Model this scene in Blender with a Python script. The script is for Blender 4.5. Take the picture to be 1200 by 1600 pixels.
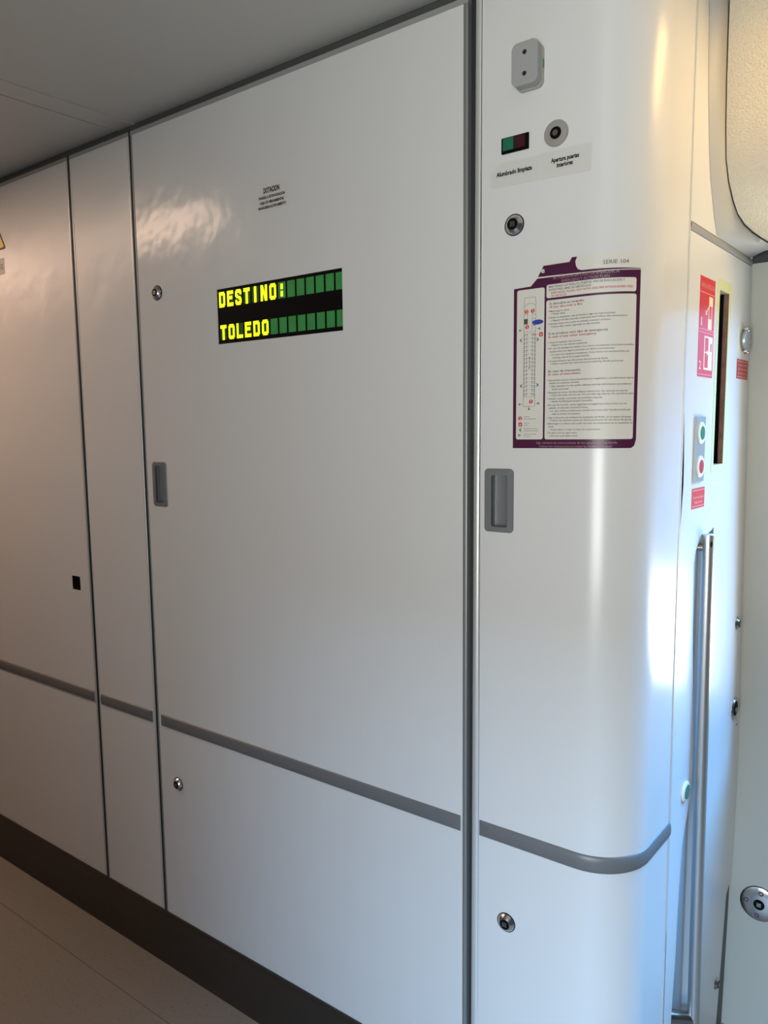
import bpy, bmesh, math
from mathutils import Vector, Matrix
from math import pi, cos, sin, hypot, atan2

# ------------------------------------------------------------------ clear
for o in list(bpy.data.objects):
    bpy.data.objects.remove(o, do_unlink=True)
SC = bpy.context.scene
COL = SC.collection

# ------------------------------------------------------------------ camera
cam_d = bpy.data.cameras.new('camera')
cam = bpy.data.objects.new('camera', cam_d)
COL.objects.link(cam)
cam_d.sensor_fit = 'VERTICAL'
cam_d.sensor_height = 36.0
cam_d.lens = 1141.53 * 36.0 / 1600.0
cam_d.clip_start = 0.02
RX = Vector((0.81344568, 0.58154119, -0.01076892))      # image right
DN = Vector((0.05629206, -0.09714079, -0.99367745))     # image down
FW = Vector((-0.57891046, 0.80769642, -0.11175491))     # view direction
M3 = Matrix((RX, -DN, -FW)).transposed()
cam.matrix_world = Matrix.Translation((0, -1.15, 1.436)) @ M3.to_4x4()
SC.camera = cam

# ------------------------------------------------------------------ world, light, exposure
SC.view_settings.view_transform = 'Standard'
SC.view_settings.look = 'None'
SC.view_settings.gamma = 1.0
SC.view_settings.use_curve_mapping = False
SC.view_settings.exposure = 0.08
world = bpy.data.worlds.new('world')
SC.world = world
world.use_nodes = True
bg = world.node_tree.nodes['Background']
bg.inputs[0].default_value = (0.62, 0.78, 1.0, 1)
bg.inputs[1].default_value = 0.6


def area(name, loc, target, sx, sy, power, color, spread=pi):
    d = bpy.data.lights.new(name, 'AREA')
    d.shape = 'RECTANGLE'
    d.size = sx
    d.size_y = sy
    d.energy = power
    d.color = color
    d.spread = spread
    o = bpy.data.objects.new(name, d)
    COL.objects.link(o)
    o.location = loc
    v = Vector(target) - Vector(loc)
    o.rotation_euler = v.to_track_quat('-Z', 'Y').to_euler()
    return o


def disc_light(name, loc, size, power, color, spread=pi):
    o = area(name, loc, (loc[0], loc[1], loc[2] - 1), size, size, power, color, spread)
    o.data.shape = 'DISK'
    return o


# daylight outside the exterior door beyond the corner (glass X -0.1..0.5, Y 0.66)
area('sky_light_far_door', (1.0, 1.75, 2.55), (0.15, 0.62, 1.25), 1.5, 1.3, 240, (0.12, 0.45, 1.0))
area('platform_light_far_door', (0.45, 1.30, 0.50), (0.15, 0.66, 1.25), 1.6, 1.0, 46, (1.0, 0.95, 0.78))
# daylight outside the door across the vestibule (glass X -0.25..0.45, Y -2.0)
area('sky_light_near_door', (0.0, -3.1, 2.7), (0.05, -2.0, 1.2), 1.25, 1.3, 630, (0.40, 0.66, 1.0))
area('platform_light_near_door', (0.1, -2.8, 1.05), (0.05, -2.0, 1.3), 1.1, 1.2, 66, (1.0, 1.0, 0.95))
# recessed strip lamps of the ceiling


def strip_light(name, x0, x1, y, w, power, color):
    return area(name, ((x0 + x1) / 2, y, 2.168), ((x0 + x1) / 2, y, 1.0), x1 - x0, w, power, color)


strip_light('ceiling_lamp_corner', -0.10, 0.28, 0.22, 0.14, 3.1, (1.0, 0.62, 0.20))
strip_light('ceiling_lamp_corridor', -2.85, -1.92, -0.58, 0.06, 6.6, (1.0, 0.68, 0.48))
strip_light('ceiling_lamp_corridor_end', -3.95, -2.95, -0.58, 0.10, 11.0, (1.0, 0.65, 0.47))

# ------------------------------------------------------------------ materials
MATS = {}


def mat(name, color, rough=0.5, metal=0.0, emit=None, estr=0.0, noise=None, bump=None, spec=0.5,
        alpha=None, transmission=None, coat=0.0):
    if name in MATS:
        return MATS[name]
    m = bpy.data.materials.new(name)
    m.use_nodes = True
    nt = m.node_tree
    b = nt.nodes['Principled BSDF']
    b.inputs['Base Color'].default_value = (*color, 1)
    b.inputs['Roughness'].default_value = rough
    b.inputs['Metallic'].default_value = metal
    b.inputs['Specular IOR Level'].default_value = spec
    b.inputs['Coat Weight'].default_value = coat
    if alpha is not None:
        b.inputs['Alpha'].default_value = alpha
    if transmission:
        b.inputs['Transmission Weight'].default_value = transmission
    if emit:
        b.inputs['Emission Color'].default_value = (*emit, 1)
        b.inputs['Emission Strength'].default_value = estr
    geo = nt.nodes.new('ShaderNodeNewGeometry')
    if noise:                                   # (scale, colour2, lo, hi)
        n = nt.nodes.new('ShaderNodeTexNoise')
        n.inputs['Scale'].default_value = noise[0]
        n.inputs['Detail'].default_value = 5
        r = nt.nodes.new('ShaderNodeMapRange')
        r.inputs[1].default_value = noise[2]
        r.inputs[2].default_value = noise[3]
        mx = nt.nodes.new('ShaderNodeMix')
        mx.data_type = 'RGBA'
        mx.inputs[6].default_value = (*color, 1)
        mx.inputs[7].default_value = (*noise[1], 1)
        nt.links.new(geo.outputs['Position'], n.inputs['Vector'])
        nt.links.new(n.outputs[0], r.inputs[0])
        nt.links.new(r.outputs[0], mx.inputs[0])
        nt.links.new(mx.outputs[2], b.inputs['Base Color'])
    if bump:                                    # list of (scale, strength, distance)
        prev = None
        for sc, st, di in bump:
            n = nt.nodes.new('ShaderNodeTexNoise')
            n.inputs['Scale'].default_value = sc
            n.inputs['Detail'].default_value = 3
            bp = nt.nodes.new('ShaderNodeBump')
            bp.inputs['Strength'].default_value = st
            bp.inputs['Distance'].default_value = di
            nt.links.new(geo.outputs['Position'], n.inputs['Vector'])
            nt.links.new(n.outputs[0], bp.inputs['Height'])
            if prev:
                nt.links.new(prev.outputs[0], bp.inputs['Normal'])
            prev = bp
        nt.links.new(prev.outputs[0], b.inputs['Normal'])
    MATS[name] = m
    return m


WHITE = (0.66, 0.66, 0.65)
m_panel = mat('panel_laminate', WHITE, 0.215, bump=[(6, 0.42, 0.012), (30, 0.22, 0.0018), (420, 0.06, 0.0006)])
m_panel_soft = mat('panel_laminate_soft', WHITE, 0.33, bump=[(6, 0.40, 0.012), (420, 0.05, 0.0006)])
m_corner = mat('corner_laminate', (0.68, 0.68, 0.67), 0.26, bump=[(500, 0.03, 0.0004)])
m_side = mat('side_panel_paint', (0.68, 0.69, 0.69), 0.34, bump=[(5, 0.10, 0.01)])
m_edge = mat('edge_banding', (0.30, 0.295, 0.28), 0.4)
m_alu = mat('aluminium_profile', (0.24, 0.245, 0.245), 0.45, 0.4)
m_alu_light = mat('aluminium_light', (0.60, 0.60, 0.58), 0.38, 0.4)
m_dark = mat('dark_gap', (0.010, 0.010, 0.011), 0.7)
m_seal = mat('rubber_seal', (0.022, 0.025, 0.026), 0.55)
m_header = mat('header_paint', (0.06, 0.065, 0.062), 0.5)
m_rail = mat('rub_rail_plastic', (0.145, 0.145, 0.147), 0.38, bump=[(60, 0.08, 0.001)])
m_steel = mat('brushed_steel', (0.52, 0.51, 0.49), 0.24, 1.0)
m_steel_dark = mat('dull_steel', (0.30, 0.29, 0.28), 0.30, 1.0)
m_grip = mat('grab_bar_steel', (0.50, 0.50, 0.49), 0.36, 0.85)
m_black = mat('black_plastic', (0.004, 0.004, 0.004), 0.55, spec=0.05)
m_handle = mat('handle_plastic', (0.17, 0.175, 0.18), 0.36)
m_cup = mat('handle_cup', (0.19, 0.20, 0.21), 0.3)
m_ceil = mat('ceiling_laminate', (0.50, 0.485, 0.45), 0.42, bump=[(3, 0.1, 0.01)])
m_skirt = mat('skirting_vinyl', (0.030, 0.024, 0.019), 0.40)
m_floor = mat('floor_vinyl', (0.235, 0.208, 0.180), 0.5, noise=(130, (0.155, 0.135, 0.115), 0.58, 0.72),
              bump=[(160, 0.12, 0.001)])
m_weld = mat('floor_weld', (0.11, 0.088, 0.07), 0.5)
m_back = mat('vestibule_paint', (0.12, 0.12, 0.12), 0.5)
m_far = mat('far_wall_paint', (0.38, 0.38, 0.335), 0.5)
m_fabric = mat('textured_lining', (0.68, 0.60, 0.46), 0.6, bump=[(300, 0.9, 0.004)])
m_mould = mat('cover_moulding', (0.40, 0.405, 0.40), 0.42)
m_recess_shade = mat('recess_shade_grey', (0.40, 0.45, 0.48), 0.5)  # darker blue-grey: shade of the grip recess put into the colour
m_paper = mat('sticker_white', (0.66, 0.64, 0.58), 0.45)
m_film = mat('sticker_film', (0.615, 0.615, 0.59), 0.35)
m_filmedge = mat('sticker_film_edge', (0.52, 0.52, 0.49), 0.35)
m_label_grey = mat('label_grey', (0.40, 0.40, 0.38), 0.45)
m_ink = mat('ink_black', (0.012, 0.012, 0.012), 0.5)
m_ink_grey = mat('ink_grey', (0.07, 0.06, 0.06), 0.5)
m_ink_red = mat('ink_red', (0.45, 0.035, 0.03), 0.5)
m_purple = mat('ink_purple', (0.065, 0.008, 0.040), 0.35)
m_lilac = mat('ink_lilac', (0.42, 0.24, 0.32), 0.5)
m_red = mat('sign_red', (0.62, 0.028, 0.035), 0.45)
m_red_faded = mat('sign_red_dull', (0.40, 0.045, 0.035), 0.45)
m_signwhite = mat('sign_cream', (0.85, 0.78, 0.58), 0.5)
m_signpink = mat('sign_pale_pink', (0.85, 0.32, 0.30), 0.5)
m_glowtape = mat('photoluminescent_tape', (0.62, 0.66, 0.36), 0.5)
m_green = mat('button_green', (0.015, 0.19, 0.11), 0.3)
m_redbtn = mat('button_red', (0.50, 0.035, 0.045), 0.3)
m_button_white = mat('button_ring_white', (0.80, 0.80, 0.76), 0.3)
m_green_led = mat('rocker_green', (0.01, 0.14, 0.085), 0.3)
m_maroon = mat('rocker_maroon', (0.045, 0.004, 0.007), 0.3)
m_green_tape = mat('green_tape', (0.01, 0.25, 0.08), 0.4)
m_box = mat('sounder_grey', (0.34, 0.345, 0.34), 0.45)
m_box_beige = mat('sounder_beige', (0.42, 0.40, 0.35), 0.45)
m_yellow = mat('warning_yellow', (0.80, 0.62, 0.10), 0.5)
m_wood = mat('plywood_edge', (0.20, 0.105, 0.075), 0.6, noise=(60, (0.13, 0.06, 0.045), 0.4, 0.7))
m_blue = mat('map_blue', (0.02, 0.05, 0.30), 0.5)
m_mapgreen = mat('map_green', (0.01, 0.09, 0.05), 0.5)
m_cell = mat('lcd_cell_green', (0.02, 0.12, 0.035), 0.3, emit=(0.05, 0.34, 0.08), estr=0.25,
             noise=(30, (0.02, 0.06, 0.02), 0.35, 0.7))
m_cell_dim = mat('lcd_cell_dim', (0.012, 0.05, 0.015), 0.3, emit=(0.06, 0.22, 0.02), estr=0.10)
m_lit = mat('lcd_lit_yellow', (0.6, 0.7, 0.02), 0.4, emit=(0.86, 1.0, 0.004), estr=1.25)
m_glass = mat('door_glass', (0.9, 0.95, 0.95), 0.02, transmission=1.0)

# ------------------------------------------------------------------ mappings: (u, z, d) -> world
# front wall plane Y=0, curved corner cabinet, and side wall.  d points into the room.
K = 0.0854
SLN = hypot(K, 1.0)
NX, NY = 1 / SLN, -K / SLN
R = 0.10
YP = 0.009
CY = YP + R
CX = -0.324 + K * (CY + R * NY - 0.206) - R * NX
L0 = CX + 0.62
ARC = R * (atan2(NY, NX) + pi / 2)
U_SEAM = 0.4418


def side_x(y):
    return -0.324 + K * (y - 0.206)


def MF(u, z, d):                     # front wall
    return Vector((u, -d, z))


def MC(u, z, d):                     # curved corner cabinet; u = arc length from X=-0.62
    if u < L0:
        return Vector((-0.62 + u, YP - d, z))
    if u < L0 + ARC:
        a = -pi / 2 + (u - L0) / R
        return Vector((CX + (R + d) * cos(a), CY + (R + d) * sin(a), z))
    v = u - L0 - ARC
    return Vector((CX + R * NX + v * K / SLN + d * NX, CY + R * NY + v / SLN + d * NY, z))


def MS(y, z, d):                     # side wall; u = world Y
    return Vector((side_x(y) + d * NX, y + d * NY, z))


YF_T = [(0.0, 0.636), (0.25, 0.650), (0.63, 0.668), (1.02, 0.645), (1.25, 0.632), (1.39, 0.623),
        (1.58, 0.611), (1.77, 0.601), (2.3, 0.595)]


def interp(t, x):
    if x <= t[0][0]:
        return t[0][1]
    for (a, b), (c, d) in zip(t, t[1:]):
        if x <= c:
            return b + (d - b) * (x - a) / (c - a)
    return t[-1][1]


def far_y(z):
    return interp(YF_T, z)


def MW(x, z, d):                     # far wall; u = world X, slightly barrel shaped like the car body
    return Vector((x, far_y(z) - d, z))


# ------------------------------------------------------------------ mesh helpers
def link(name, verts_world, faces, material, parent=None, smooth=False, mats=None, fmat=None):
    me = bpy.data.meshes.new(name)
    xs = [v[0] for v in verts_world]
    ys = [v[1] for v in verts_world]
    zs = [v[2] for v in verts_world]
    org = Vector(((min(xs) + max(xs)) / 2, (min(ys) + max(ys)) / 2, min(zs)))
    me.from_pydata([tuple(Vector(v) - org) for v in verts_world], [], faces)
    me.materials.append(material)
    if mats:
        for mm in mats:
            me.materials.append(mm)
    if fmat:
        for p, i in zip(me.polygons, fmat):
            p.material_index = i
    bm = bmesh.new()
    bm.from_mesh(me)
    bmesh.ops.recalc_face_normals(bm, faces=bm.faces)
    bm.to_mesh(me)
    bm.free()
    me.update()
    if smooth:
        me.polygons.foreach_set('use_smooth', [True] * len(me.polygons))
        me.set_sharp_from_angle(angle=math.radians(38))
    o = bpy.data.objects.new(name, me)
    COL.objects.link(o)
    o.location = org
    if parent is not None:
        o.parent = parent
        w = Vector((0, 0, 0))
        q = parent
        while q is not None:
            w += q.location
            q = q.parent
        o.location = org - w
    return o


def tag(o, label=None, cat=None, group=None, kind=None):
    if label:
        o['label'] = label
    if cat:
        o['category'] = cat
    if group:
        o['group'] = group
    if kind:
        o['kind'] = kind
    return o


def thing(name, loc, label, cat, group=None):
    o = bpy.data.objects.new(name, None)
    o.empty_display_size = 0.02
    COL.objects.link(o)
    o.location = loc
    return tag(o, label, cat, group)


class G:
    """collects flat (u, z, d) geometry, maps it to the world through M"""

    def __init__(self, M=MF):
        self.M = M
        self.v = []
        self.f = []

    def add(self, vs, fs):
        n = len(self.v)
        self.v += [tuple(x) for x in vs]
        self.f += [tuple(i + n for i in f) for f in fs]
        return self

    def box(self, u0, u1, z0, z1, d0, d1):
        vs = [(u, z, d) for d in (d0, d1) for z in (z0, z1) for u in (u0, u1)]
        return self.add(vs, [(0, 1, 3, 2), (4, 5, 7, 6), (0, 1, 5, 4), (2, 3, 7, 6), (0, 2, 6, 4), (1, 3, 7, 5)])

    def prism(self, poly, d0, d1, inset=0.0):
        n = len(poly)
        cu = sum(p[0] for p in poly) / n
        cz = sum(p[1] for p in poly) / n
        top = poly
        vs = [(u, z, d0) for u, z in poly] + [(u, z, d1) for u, z in top]
        fs = [tuple(range(n)), tuple(range(n, 2 * n))]
        fs += [(i, (i + 1) % n, n + (i + 1) % n, n + i) for i in range(n)]
        return self.add(vs, fs)

    def lathe(self, cu, cz, prof, n=28, ku=1.0):
        """prof: list of (r, d)"""
        vs = []
        for r, d in prof:
            for i in range(n):
                a = 2 * pi * i / n
                vs.append((cu + r * cos(a) * ku, cz + r * sin(a), d))
        fs = []
        for j in range(len(prof) - 1):
            for i in range(n):
                fs.append((j * n + i, j * n + (i + 1) % n, (j + 1) * n + (i + 1) % n, (j + 1) * n + i))
        fs.append(tuple(range(n)))
        fs.append(tuple(range((len(prof) - 1) * n, len(prof) * n)))
        return self.add(vs, fs)

    def ring(self, outer, inner, d0, d1, bevel=0.0):
        """outer / inner: equal-length closed loops"""
        n = len(outer)
        vs = [(u, z, d0) for u, z in outer] + [(u, z, d1) for u, z in outer] + \
             [(u, z, d1) for u, z in inner] + [(u, z, d0) for u, z in inner]
        fs = []
        for j in range(4):
            for i in range(n):
                a, b = j * n, ((j + 1) % 4) * n
                fs.append((a + i, a + (i + 1) % n, b + (i + 1) % n, b + i))
        return self.add(vs, fs)

    def build(self, name, material, parent=None, smooth=False, cut=None):
        v, f = self.v, self.f
        if cut:                                         # subdivide along u so it can bend
            bm = bmesh.new()
            bv = [bm.verts.new(x) for x in v]
            for q in f:
                try:
                    bm.faces.new([bv[i] for i in q])
                except ValueError:
                    pass
            us = [x[0] for x in v]
            a, b = min(us), max(us)
            k = math.ceil(a / cut) * cut
            while k < b - 1e-6:
                bmesh.ops.bisect_plane(bm, geom=bm.verts[:] + bm.edges[:] + bm.faces[:], dist=1e-6,
                                       plane_co=(k, 0, 0), plane_no=(1, 0, 0))
                k += cut
            bm.verts.index_update()
            v = [tuple(x.co) for x in bm.verts]
            f = [tuple(q.index for q in x.verts) for x in bm.faces]
            bm.free()
        return link(name, [self.M(*x) for x in v], f, material, parent, smooth)


def rrect(u0, u1, z0, z1, r, n=5):
    pts = []
    for cu, cz, a0 in ((u1 - r, z1 - r, 0), (u0 + r, z1 - r, pi / 2), (u0 + r, z0 + r, pi), (u1 - r, z0 + r, 1.5 * pi)):
        for i in range(n + 1):
            a = a0 + i * pi / 2 / n
            pts.append((cu + r * cos(a), cz + r * sin(a)))
    return pts


def text_geo(s, size=1.0, bold=0.0):
    c = bpy.data.curves.new('t', 'FONT')
    c.body = s
    c.size = size
    c.offset = bold
    c.resolution_u = 2
    o = bpy.data.objects.new('t', c)
    COL.objects.link(o)
    dg = bpy.context.evaluated_depsgraph_get()
    ev = o.evaluated_get(dg)
    me = bpy.data.meshes.new_from_object(ev)
    vs = [tuple(v.co) for v in me.vertices]
    fs = [tuple(p.vertices) for p in me.polygons]
    bpy.data.objects.remove(o, do_unlink=True)
    bpy.data.meshes.remove(me)
    bpy.data.curves.remove(c)
    return vs, fs


def put_text(g, s, u, z, cap, width=None, align='L', d=0.0008, bold=0.0, slant=0.0):
    """baseline at z, capital height cap; squeezed to the given width"""
    vs, fs = text_geo(s, 1.0, bold)
    if not vs:
        return
    k = cap / 0.70
    x0 = min(v[0] for v in vs)
    x1 = max(v[0] for v in vs)
    w = (x1 - x0) * k
    kx = k
    if width:
        kx = k * width / w
        w = width
    off = {'L': 0, 'C': -w / 2, 'R': -w}[align]
    g.add([(u + off + (v[0] - x0) * kx + slant * v[1] * k, z + v[1] * k, d) for v in vs], fs)


def grid(name, M, us, zs, dfun, material, parent=None, smooth=True, skip=None, upos=None, mats=None, mcol=None):
    """height-field surface over u columns and z rows; skip(i, j) leaves a hole"""
    vs, fs, fm = [], [], []
    nu = len(us)
    for z in zs:
        for i, u in enumerate(us):
            uu = upos(i, z) if upos else u
            vs.append(M(uu, z, dfun(uu, z, i)))
    for j in range(len(zs) - 1):
        for i in range(nu - 1):
            if skip and skip(i, j):
                continue
            a = j * nu + i
            fs.append((a, a + 1, a + nu + 1, a + nu))
            fm.append(1 if mcol and i in mcol else 0)
    return link(name, vs, fs, material, parent, smooth, mats, fm)


def slab(name, M, u0, u1, z0, z1, th, material, holes=(), parent=None, cut=None, smooth=False):
    """a panel u0..u1, z0..z1 of thickness th behind d=0 with rectangular openings"""
    us = sorted(set([u0, u1] + [h[0] for h in holes] + [h[1] for h in holes]))
    zs = sorted(set([z0, z1] + [h[2] for h in holes] + [h[3] for h in holes]))
    g = G(M)
    solid = {}
    for i in range(len(us) - 1):
        for j in range(len(zs) - 1):
            cu, cz = (us[i] + us[i + 1]) / 2, (zs[j] + zs[j + 1]) / 2
            solid[i, j] = not any(h[0] < cu < h[1] and h[2] < cz < h[3] for h in holes)
    nz = len(zs)

    def vid(i, j, k):
        return (i * nz + j) * 2 + k
    vs = []
    for u in us:
        for z in zs:
            vs += [(u, z, 0.0), (u, z, -th)]
    fs = []
    for (i, j), s in solid.items():
        if not s:
            continue
        for k in (0, 1):
            fs.append((vid(i, j, k), vid(i + 1, j, k), vid(i + 1, j + 1, k), vid(i, j + 1, k)))
        for di, dj, a, b in ((-1, 0, (i, j), (i, j + 1)), (1, 0, (i + 1, j), (i + 1, j + 1)),
                             (0, -1, (i, j), (i + 1, j)), (0, 1, (i, j + 1), (i + 1, j + 1))):
            if not solid.get((i + di, j + dj), False):
                fs.append((vid(*a, 0), vid(*b, 0), vid(*b, 1), vid(*a, 1)))
    g.add(vs, fs)
    return g.build(name, material, parent, smooth, cut)


# ================================================================== SETTING
CEIL = 2.174
ZT = 2.1440          # top of the panels' faces
ZB = 0.151           # bottom of the panels (top of the skirting)


def struct(o):
    o['kind'] = 'structure'
    return o


# floor (main sheet and the strip along the wall, with the welded joint between)
g = G(lambda x, z, y: Vector((x, y, z)))
g.box(-4.4, 1.4, -0.05, 0.0, -2.3, -0.1365)
g.box(-4.4, 1.4, -0.05, 0.0, -0.1345, 0.9)
floor = struct(g.build('floor', m_floor))
g = G(lambda x, z, y: Vector((x, y, z)))
g.box(-4.4, 1.4, -0.04, -0.0006, -0.1365, -0.1345)
g.build('floor_joint', m_weld, floor)

# ceiling: panels with a cover strip between two joints that run across the car
cg = G(lambda x, z, y: Vector((x, y, z)))


def cx_line(x0, y):
    return x0 + 0.104 * y


def ceil_piece(xa, xb, la=True, lb=True, z0=CEIL, z1=CEIL + 0.0015):
    ys = (-2.3, 0.020)
    P = []
    for y in ys:
        P.append((cx_line(xa, y) if la else xa, y))
        P.append((cx_line(xb, y) if lb else xb, y))
    vs = [(p[0], z, p[1]) for z in (z0, z1) for p in P]
    cg.add(vs, [(0, 1, 3, 2), (4, 5, 7, 6), (0, 1, 5, 4), (2, 3, 7, 6), (0, 2, 6, 4), (1, 3, 7, 5)])


ceil_piece(-4.4, -1.635, la=False)
ceil_piece(-1.628, -1.5600, z0=CEIL - 0.0010)
ceil_piece(-1.5570, 1.4, lb=False)
ceiling = struct(cg.build('ceiling', m_ceil))
g = G(lambda x, z, y: Vector((x, y, z)))
g.box(-4.4, 1.4, CEIL + 0.0015, CEIL + 0.012, -2.3, 0.020)
g.build('joint_backing', m_dark, ceiling)
g = G(lambda x, z, y: Vector((x, y, z)))
g.box(-0.64, 1.4, CEIL + 0.03, CEIL + 0.05, -0.01, 0.9)
g.build('alcove_ceiling', m_ceil, ceiling)
g = G(lambda x, z, y: Vector((x, y, z)))
g.box(-0.64, 1.4, CEIL, CEIL + 0.05, -0.014, -0.004)
g.build('alcove_edge', m_ceil, ceiling)

# carcass behind the front panels (dark, seen only in the joints)
g = G(lambda x, z, y: Vector((x, y, z)))
g.box(-4.4, -0.60, 0.0, 2.3, 0.034, 0.10)
struct(g.build('wall_core', m_dark))

# the two fixed front panels on the left
panel1 = struct(slab('wall_left', MF, -4.3, -1.8400, ZB, ZT, 0.02, m_panel_soft,
                     holes=[(-1.9235, -1.8835, 0.9928, 1.0326)]))
panel2 = struct(slab('wall_middle', MF, -1.8160, -1.5760, ZB, ZT, 0.02, m_panel_soft))


def edge_trim(parent, ua, ub, z0, z1, M=MF, m=None, dd=0.0012, back=0.02, name='edge_trim'):
    g = G(M)
    w = ub - ua
    prof = [(0, -back), (0, dd - 0.0012), (0.25, dd), (0.75, dd), (1, dd - 0.0012), (1, -back)]
    vs = [(ua + w * t, z, d) for z in (z0, z1) for t, d in prof]
    n = len(prof)
    fs = [(i, i + 1, n + i + 1, n + i) for i in range(n - 1)] + [tuple(range(n)), tuple(range(n, 2 * n))]
    g.add(vs, fs)
    return g.build(name, m or m_alu, parent, smooth=True)


def top_trim(parent, ua, ub, M=MF):
    g = G(M)
    g.box(ua, ub, ZT, ZT + 0.0095, -0.02, 0.0008)
    return g.build('top_edge_trim', m_edge, parent)


edge_trim(panel1, -1.8400, -1.8330, ZB, ZT, m=m_alu_light)
top_trim(panel1, -4.3, -1.8330)
edge_trim(panel2, -1.8215, -1.8160, ZB, ZT, m=m_alu_light)
edge_trim(panel2, -1.5760, -1.5700, ZB, ZT, m=m_alu_light)
top_trim(panel2, -1.8215, -1.5700)
# rubber seals standing in the joints
for i, (a, b) in enumerate(((-1.8329, -1.8240), (-1.5699, -1.5640))):
    g = G(MF)
    g.box(a, b, ZB, ZT + 0.012, -0.034, -0.0012)
    g.box(a + 0.0025, a + 0.0035, ZB, ZT + 0.012, -0.0012, -0.0004)
    struct(g.build('trim_%d' % (i + 1), m_seal))

# ------------------------------------------------------------------ main equipment door (door_1)
DISP = (-1.2790, -0.9187, 1.6314, 1.7514)
HL = (-1.5360, -1.4805, 1.2520, 1.3630)           # pull handle plate
HLi = (-1.5235, -1.4935, 1.2620, 1.3540)
door1 = struct(slab('door_1', MF, -1.5560, -0.6485, ZB, ZT, 0.022, m_panel,
                    holes=[DISP, (HLi[0] - .002, HLi[1] + .002, HLi[2] - .002, HLi[3] + .002)]))
edge_trim(door1, -1.5620, -1.5560, ZB, ZT, m=m_alu)
edge_trim(door1, -0.6485, -0.6400, ZB, ZT, m=m_alu, dd=0.0015)
top_trim(door1, -1.5620, -0.6400)


def pull_handle(parent, M, P, Pi, depth=0.014, bottom_label=None):
    cut = 0.02 if M is MC else None
    o, i_ = rrect(*P, 0.0075), rrect(*Pi, 0.0035)
    g = G(M)
    n = len(o)
    o2 = [(u + (0.0018 if u < (P[0] + P[1]) / 2 else -0.0018), z + (0.0018 if z < (P[2] + P[3]) / 2 else -0.0018)) for u, z in o]
    vs = [(u, z, 0.0) for u, z in o] + [(u, z, 0.0022) for u, z in o2] + [(u, z, 0.0028) for u, z in i_] + \
         [(u, z, -0.002) for u, z in i_]
    fs = []
    for j in range(3):
        for k in range(n):
            fs.append((j * n + k, j * n + (k + 1) % n, (j + 1) * n + (k + 1) % n, (j + 1) * n + k))
    g.add(vs, fs)
    h = g.build('pull_handle', m_handle, parent, smooth=True)
    h['label'] = 'recessed grey rectangular pull handle'
    # cup behind the frame, with a curved grip wall on the left
    g = G(M)
    u0, u1, z0, z1 = Pi
    rows = []
    prof = [(u0, 0.0), (u0, -depth * 0.9), (u0 + (u1 - u0) * 0.22, -depth), (u0 + (u1 - u0) * 0.6, -depth * 0.92),
            (u0 + (u1 - u0) * 0.85, -depth * 0.6), (u1, -0.004), (u1, 0.0)]
    vs = [(u, z, d) for z in (z0, z1) for u, d in prof]
    n = len(prof)
    fs = [(i, i + 1, n + i + 1, n + i) for i in range(n - 1)] + [tuple(range(n)), tuple(range(n, 2 * n))]
    g.add(vs, fs)
    g.build('handle_cup', m_cup, h, smooth=True)
    return h


pull_handle(door1, MF, HL, HLi)


def square_lock(parent, M, cu, cz, r=0.0165, prot=0.008, name='door_lock', tilt=0.0):
    g = G(M)
    g.lathe(cu, cz, [(r + 0.0012, 0.0), (r + 0.0012, 0.0012), (r, 0.0014)])
    base = g.build(name, m_black, parent, smooth=True)
    g = G(M)
    g.lathe(cu, cz, [(r, 0.0010), (r * 0.97, 0.0024), (r * 0.62, prot), (r * 0.52, prot), (r * 0.50, prot - 0.003),
                     (0.001, prot - 0.003)], ku=1.0)
    g.build('lock_collar', m_steel, base, smooth=True)
    g = G(M)
    g.lathe(cu, cz, [(r * 0.54, prot - 0.0032), (r * 0.54, prot + 0.0003), (r * 0.50, prot + 0.0003)], n=20)
    g.build('lock_well', m_black, base, smooth=True)
    g = G(M)
    s = r * 0.26
    ca, sa = cos(tilt), sin(tilt)
    g.prism([(cu + x * ca - y * sa, cz + x * sa + y * ca) for x, y in ((-s, -s), (s, -s), (s, s), (-s, s))],
            prot, prot + 0.0012)
    g.build('square_key', m_steel_dark, base)
    return base


square_lock(door1, MF, -1.4862, 1.7680).__setitem__('label', 'upper chrome lock with square key')
square_lock(door1, MF, -1.4885, 0.5308).__setitem__('label', 'lower chrome lock with square key')

# ------------------------------------------------------------------ curved corner cabinet (door_2)
HR = (0.0100, 0.0670, 1.2537, 1.3663)
HRi = (0.0246, 0.0562, 1.2635, 1.3548)
ZC = 2.30
door2 = struct(slab('door_2', MC, 0.0000, U_SEAM - 0.004, ZB, ZC, 0.018, m_corner,
                    holes=[(HRi[0] - .002, HRi[1] + .002, HRi[2] - .002, HRi[3] + .002)], cut=0.006, smooth=True))
# left aluminium edge, leaning very slightly
g = G(MC)
prof = [(-1, -0.02), (-1, 0.0004), (-0.75, 0.0018), (-0.25, 0.0018), (0, 0.0006), (0, -0.02)]
vs = []
for z, ul, ur in ((ZB, -0.0140, -0.0052), (ZC, -0.0092, 0.0018)):
    for t, d in prof:
        vs.append((ur + t * (ur - ul), z, d))
n = len(prof)
g.add(vs, [(i, i + 1, n + i + 1, n + i) for i in range(n - 1)] + [tuple(range(n)), tuple(range(n, 2 * n))])
g.build('edge_trim', m_alu_light, door2, smooth=True)
g = G(MC)
g.add([(-0.0055, ZB, 0.0), (0.0002, ZB, 0.0), (0.0022, ZC, 0.0), (0.0012, ZC, 0.0)], [(0, 1, 2, 3)])
g.build('edge_fillet', m_corner, door2)
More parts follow.
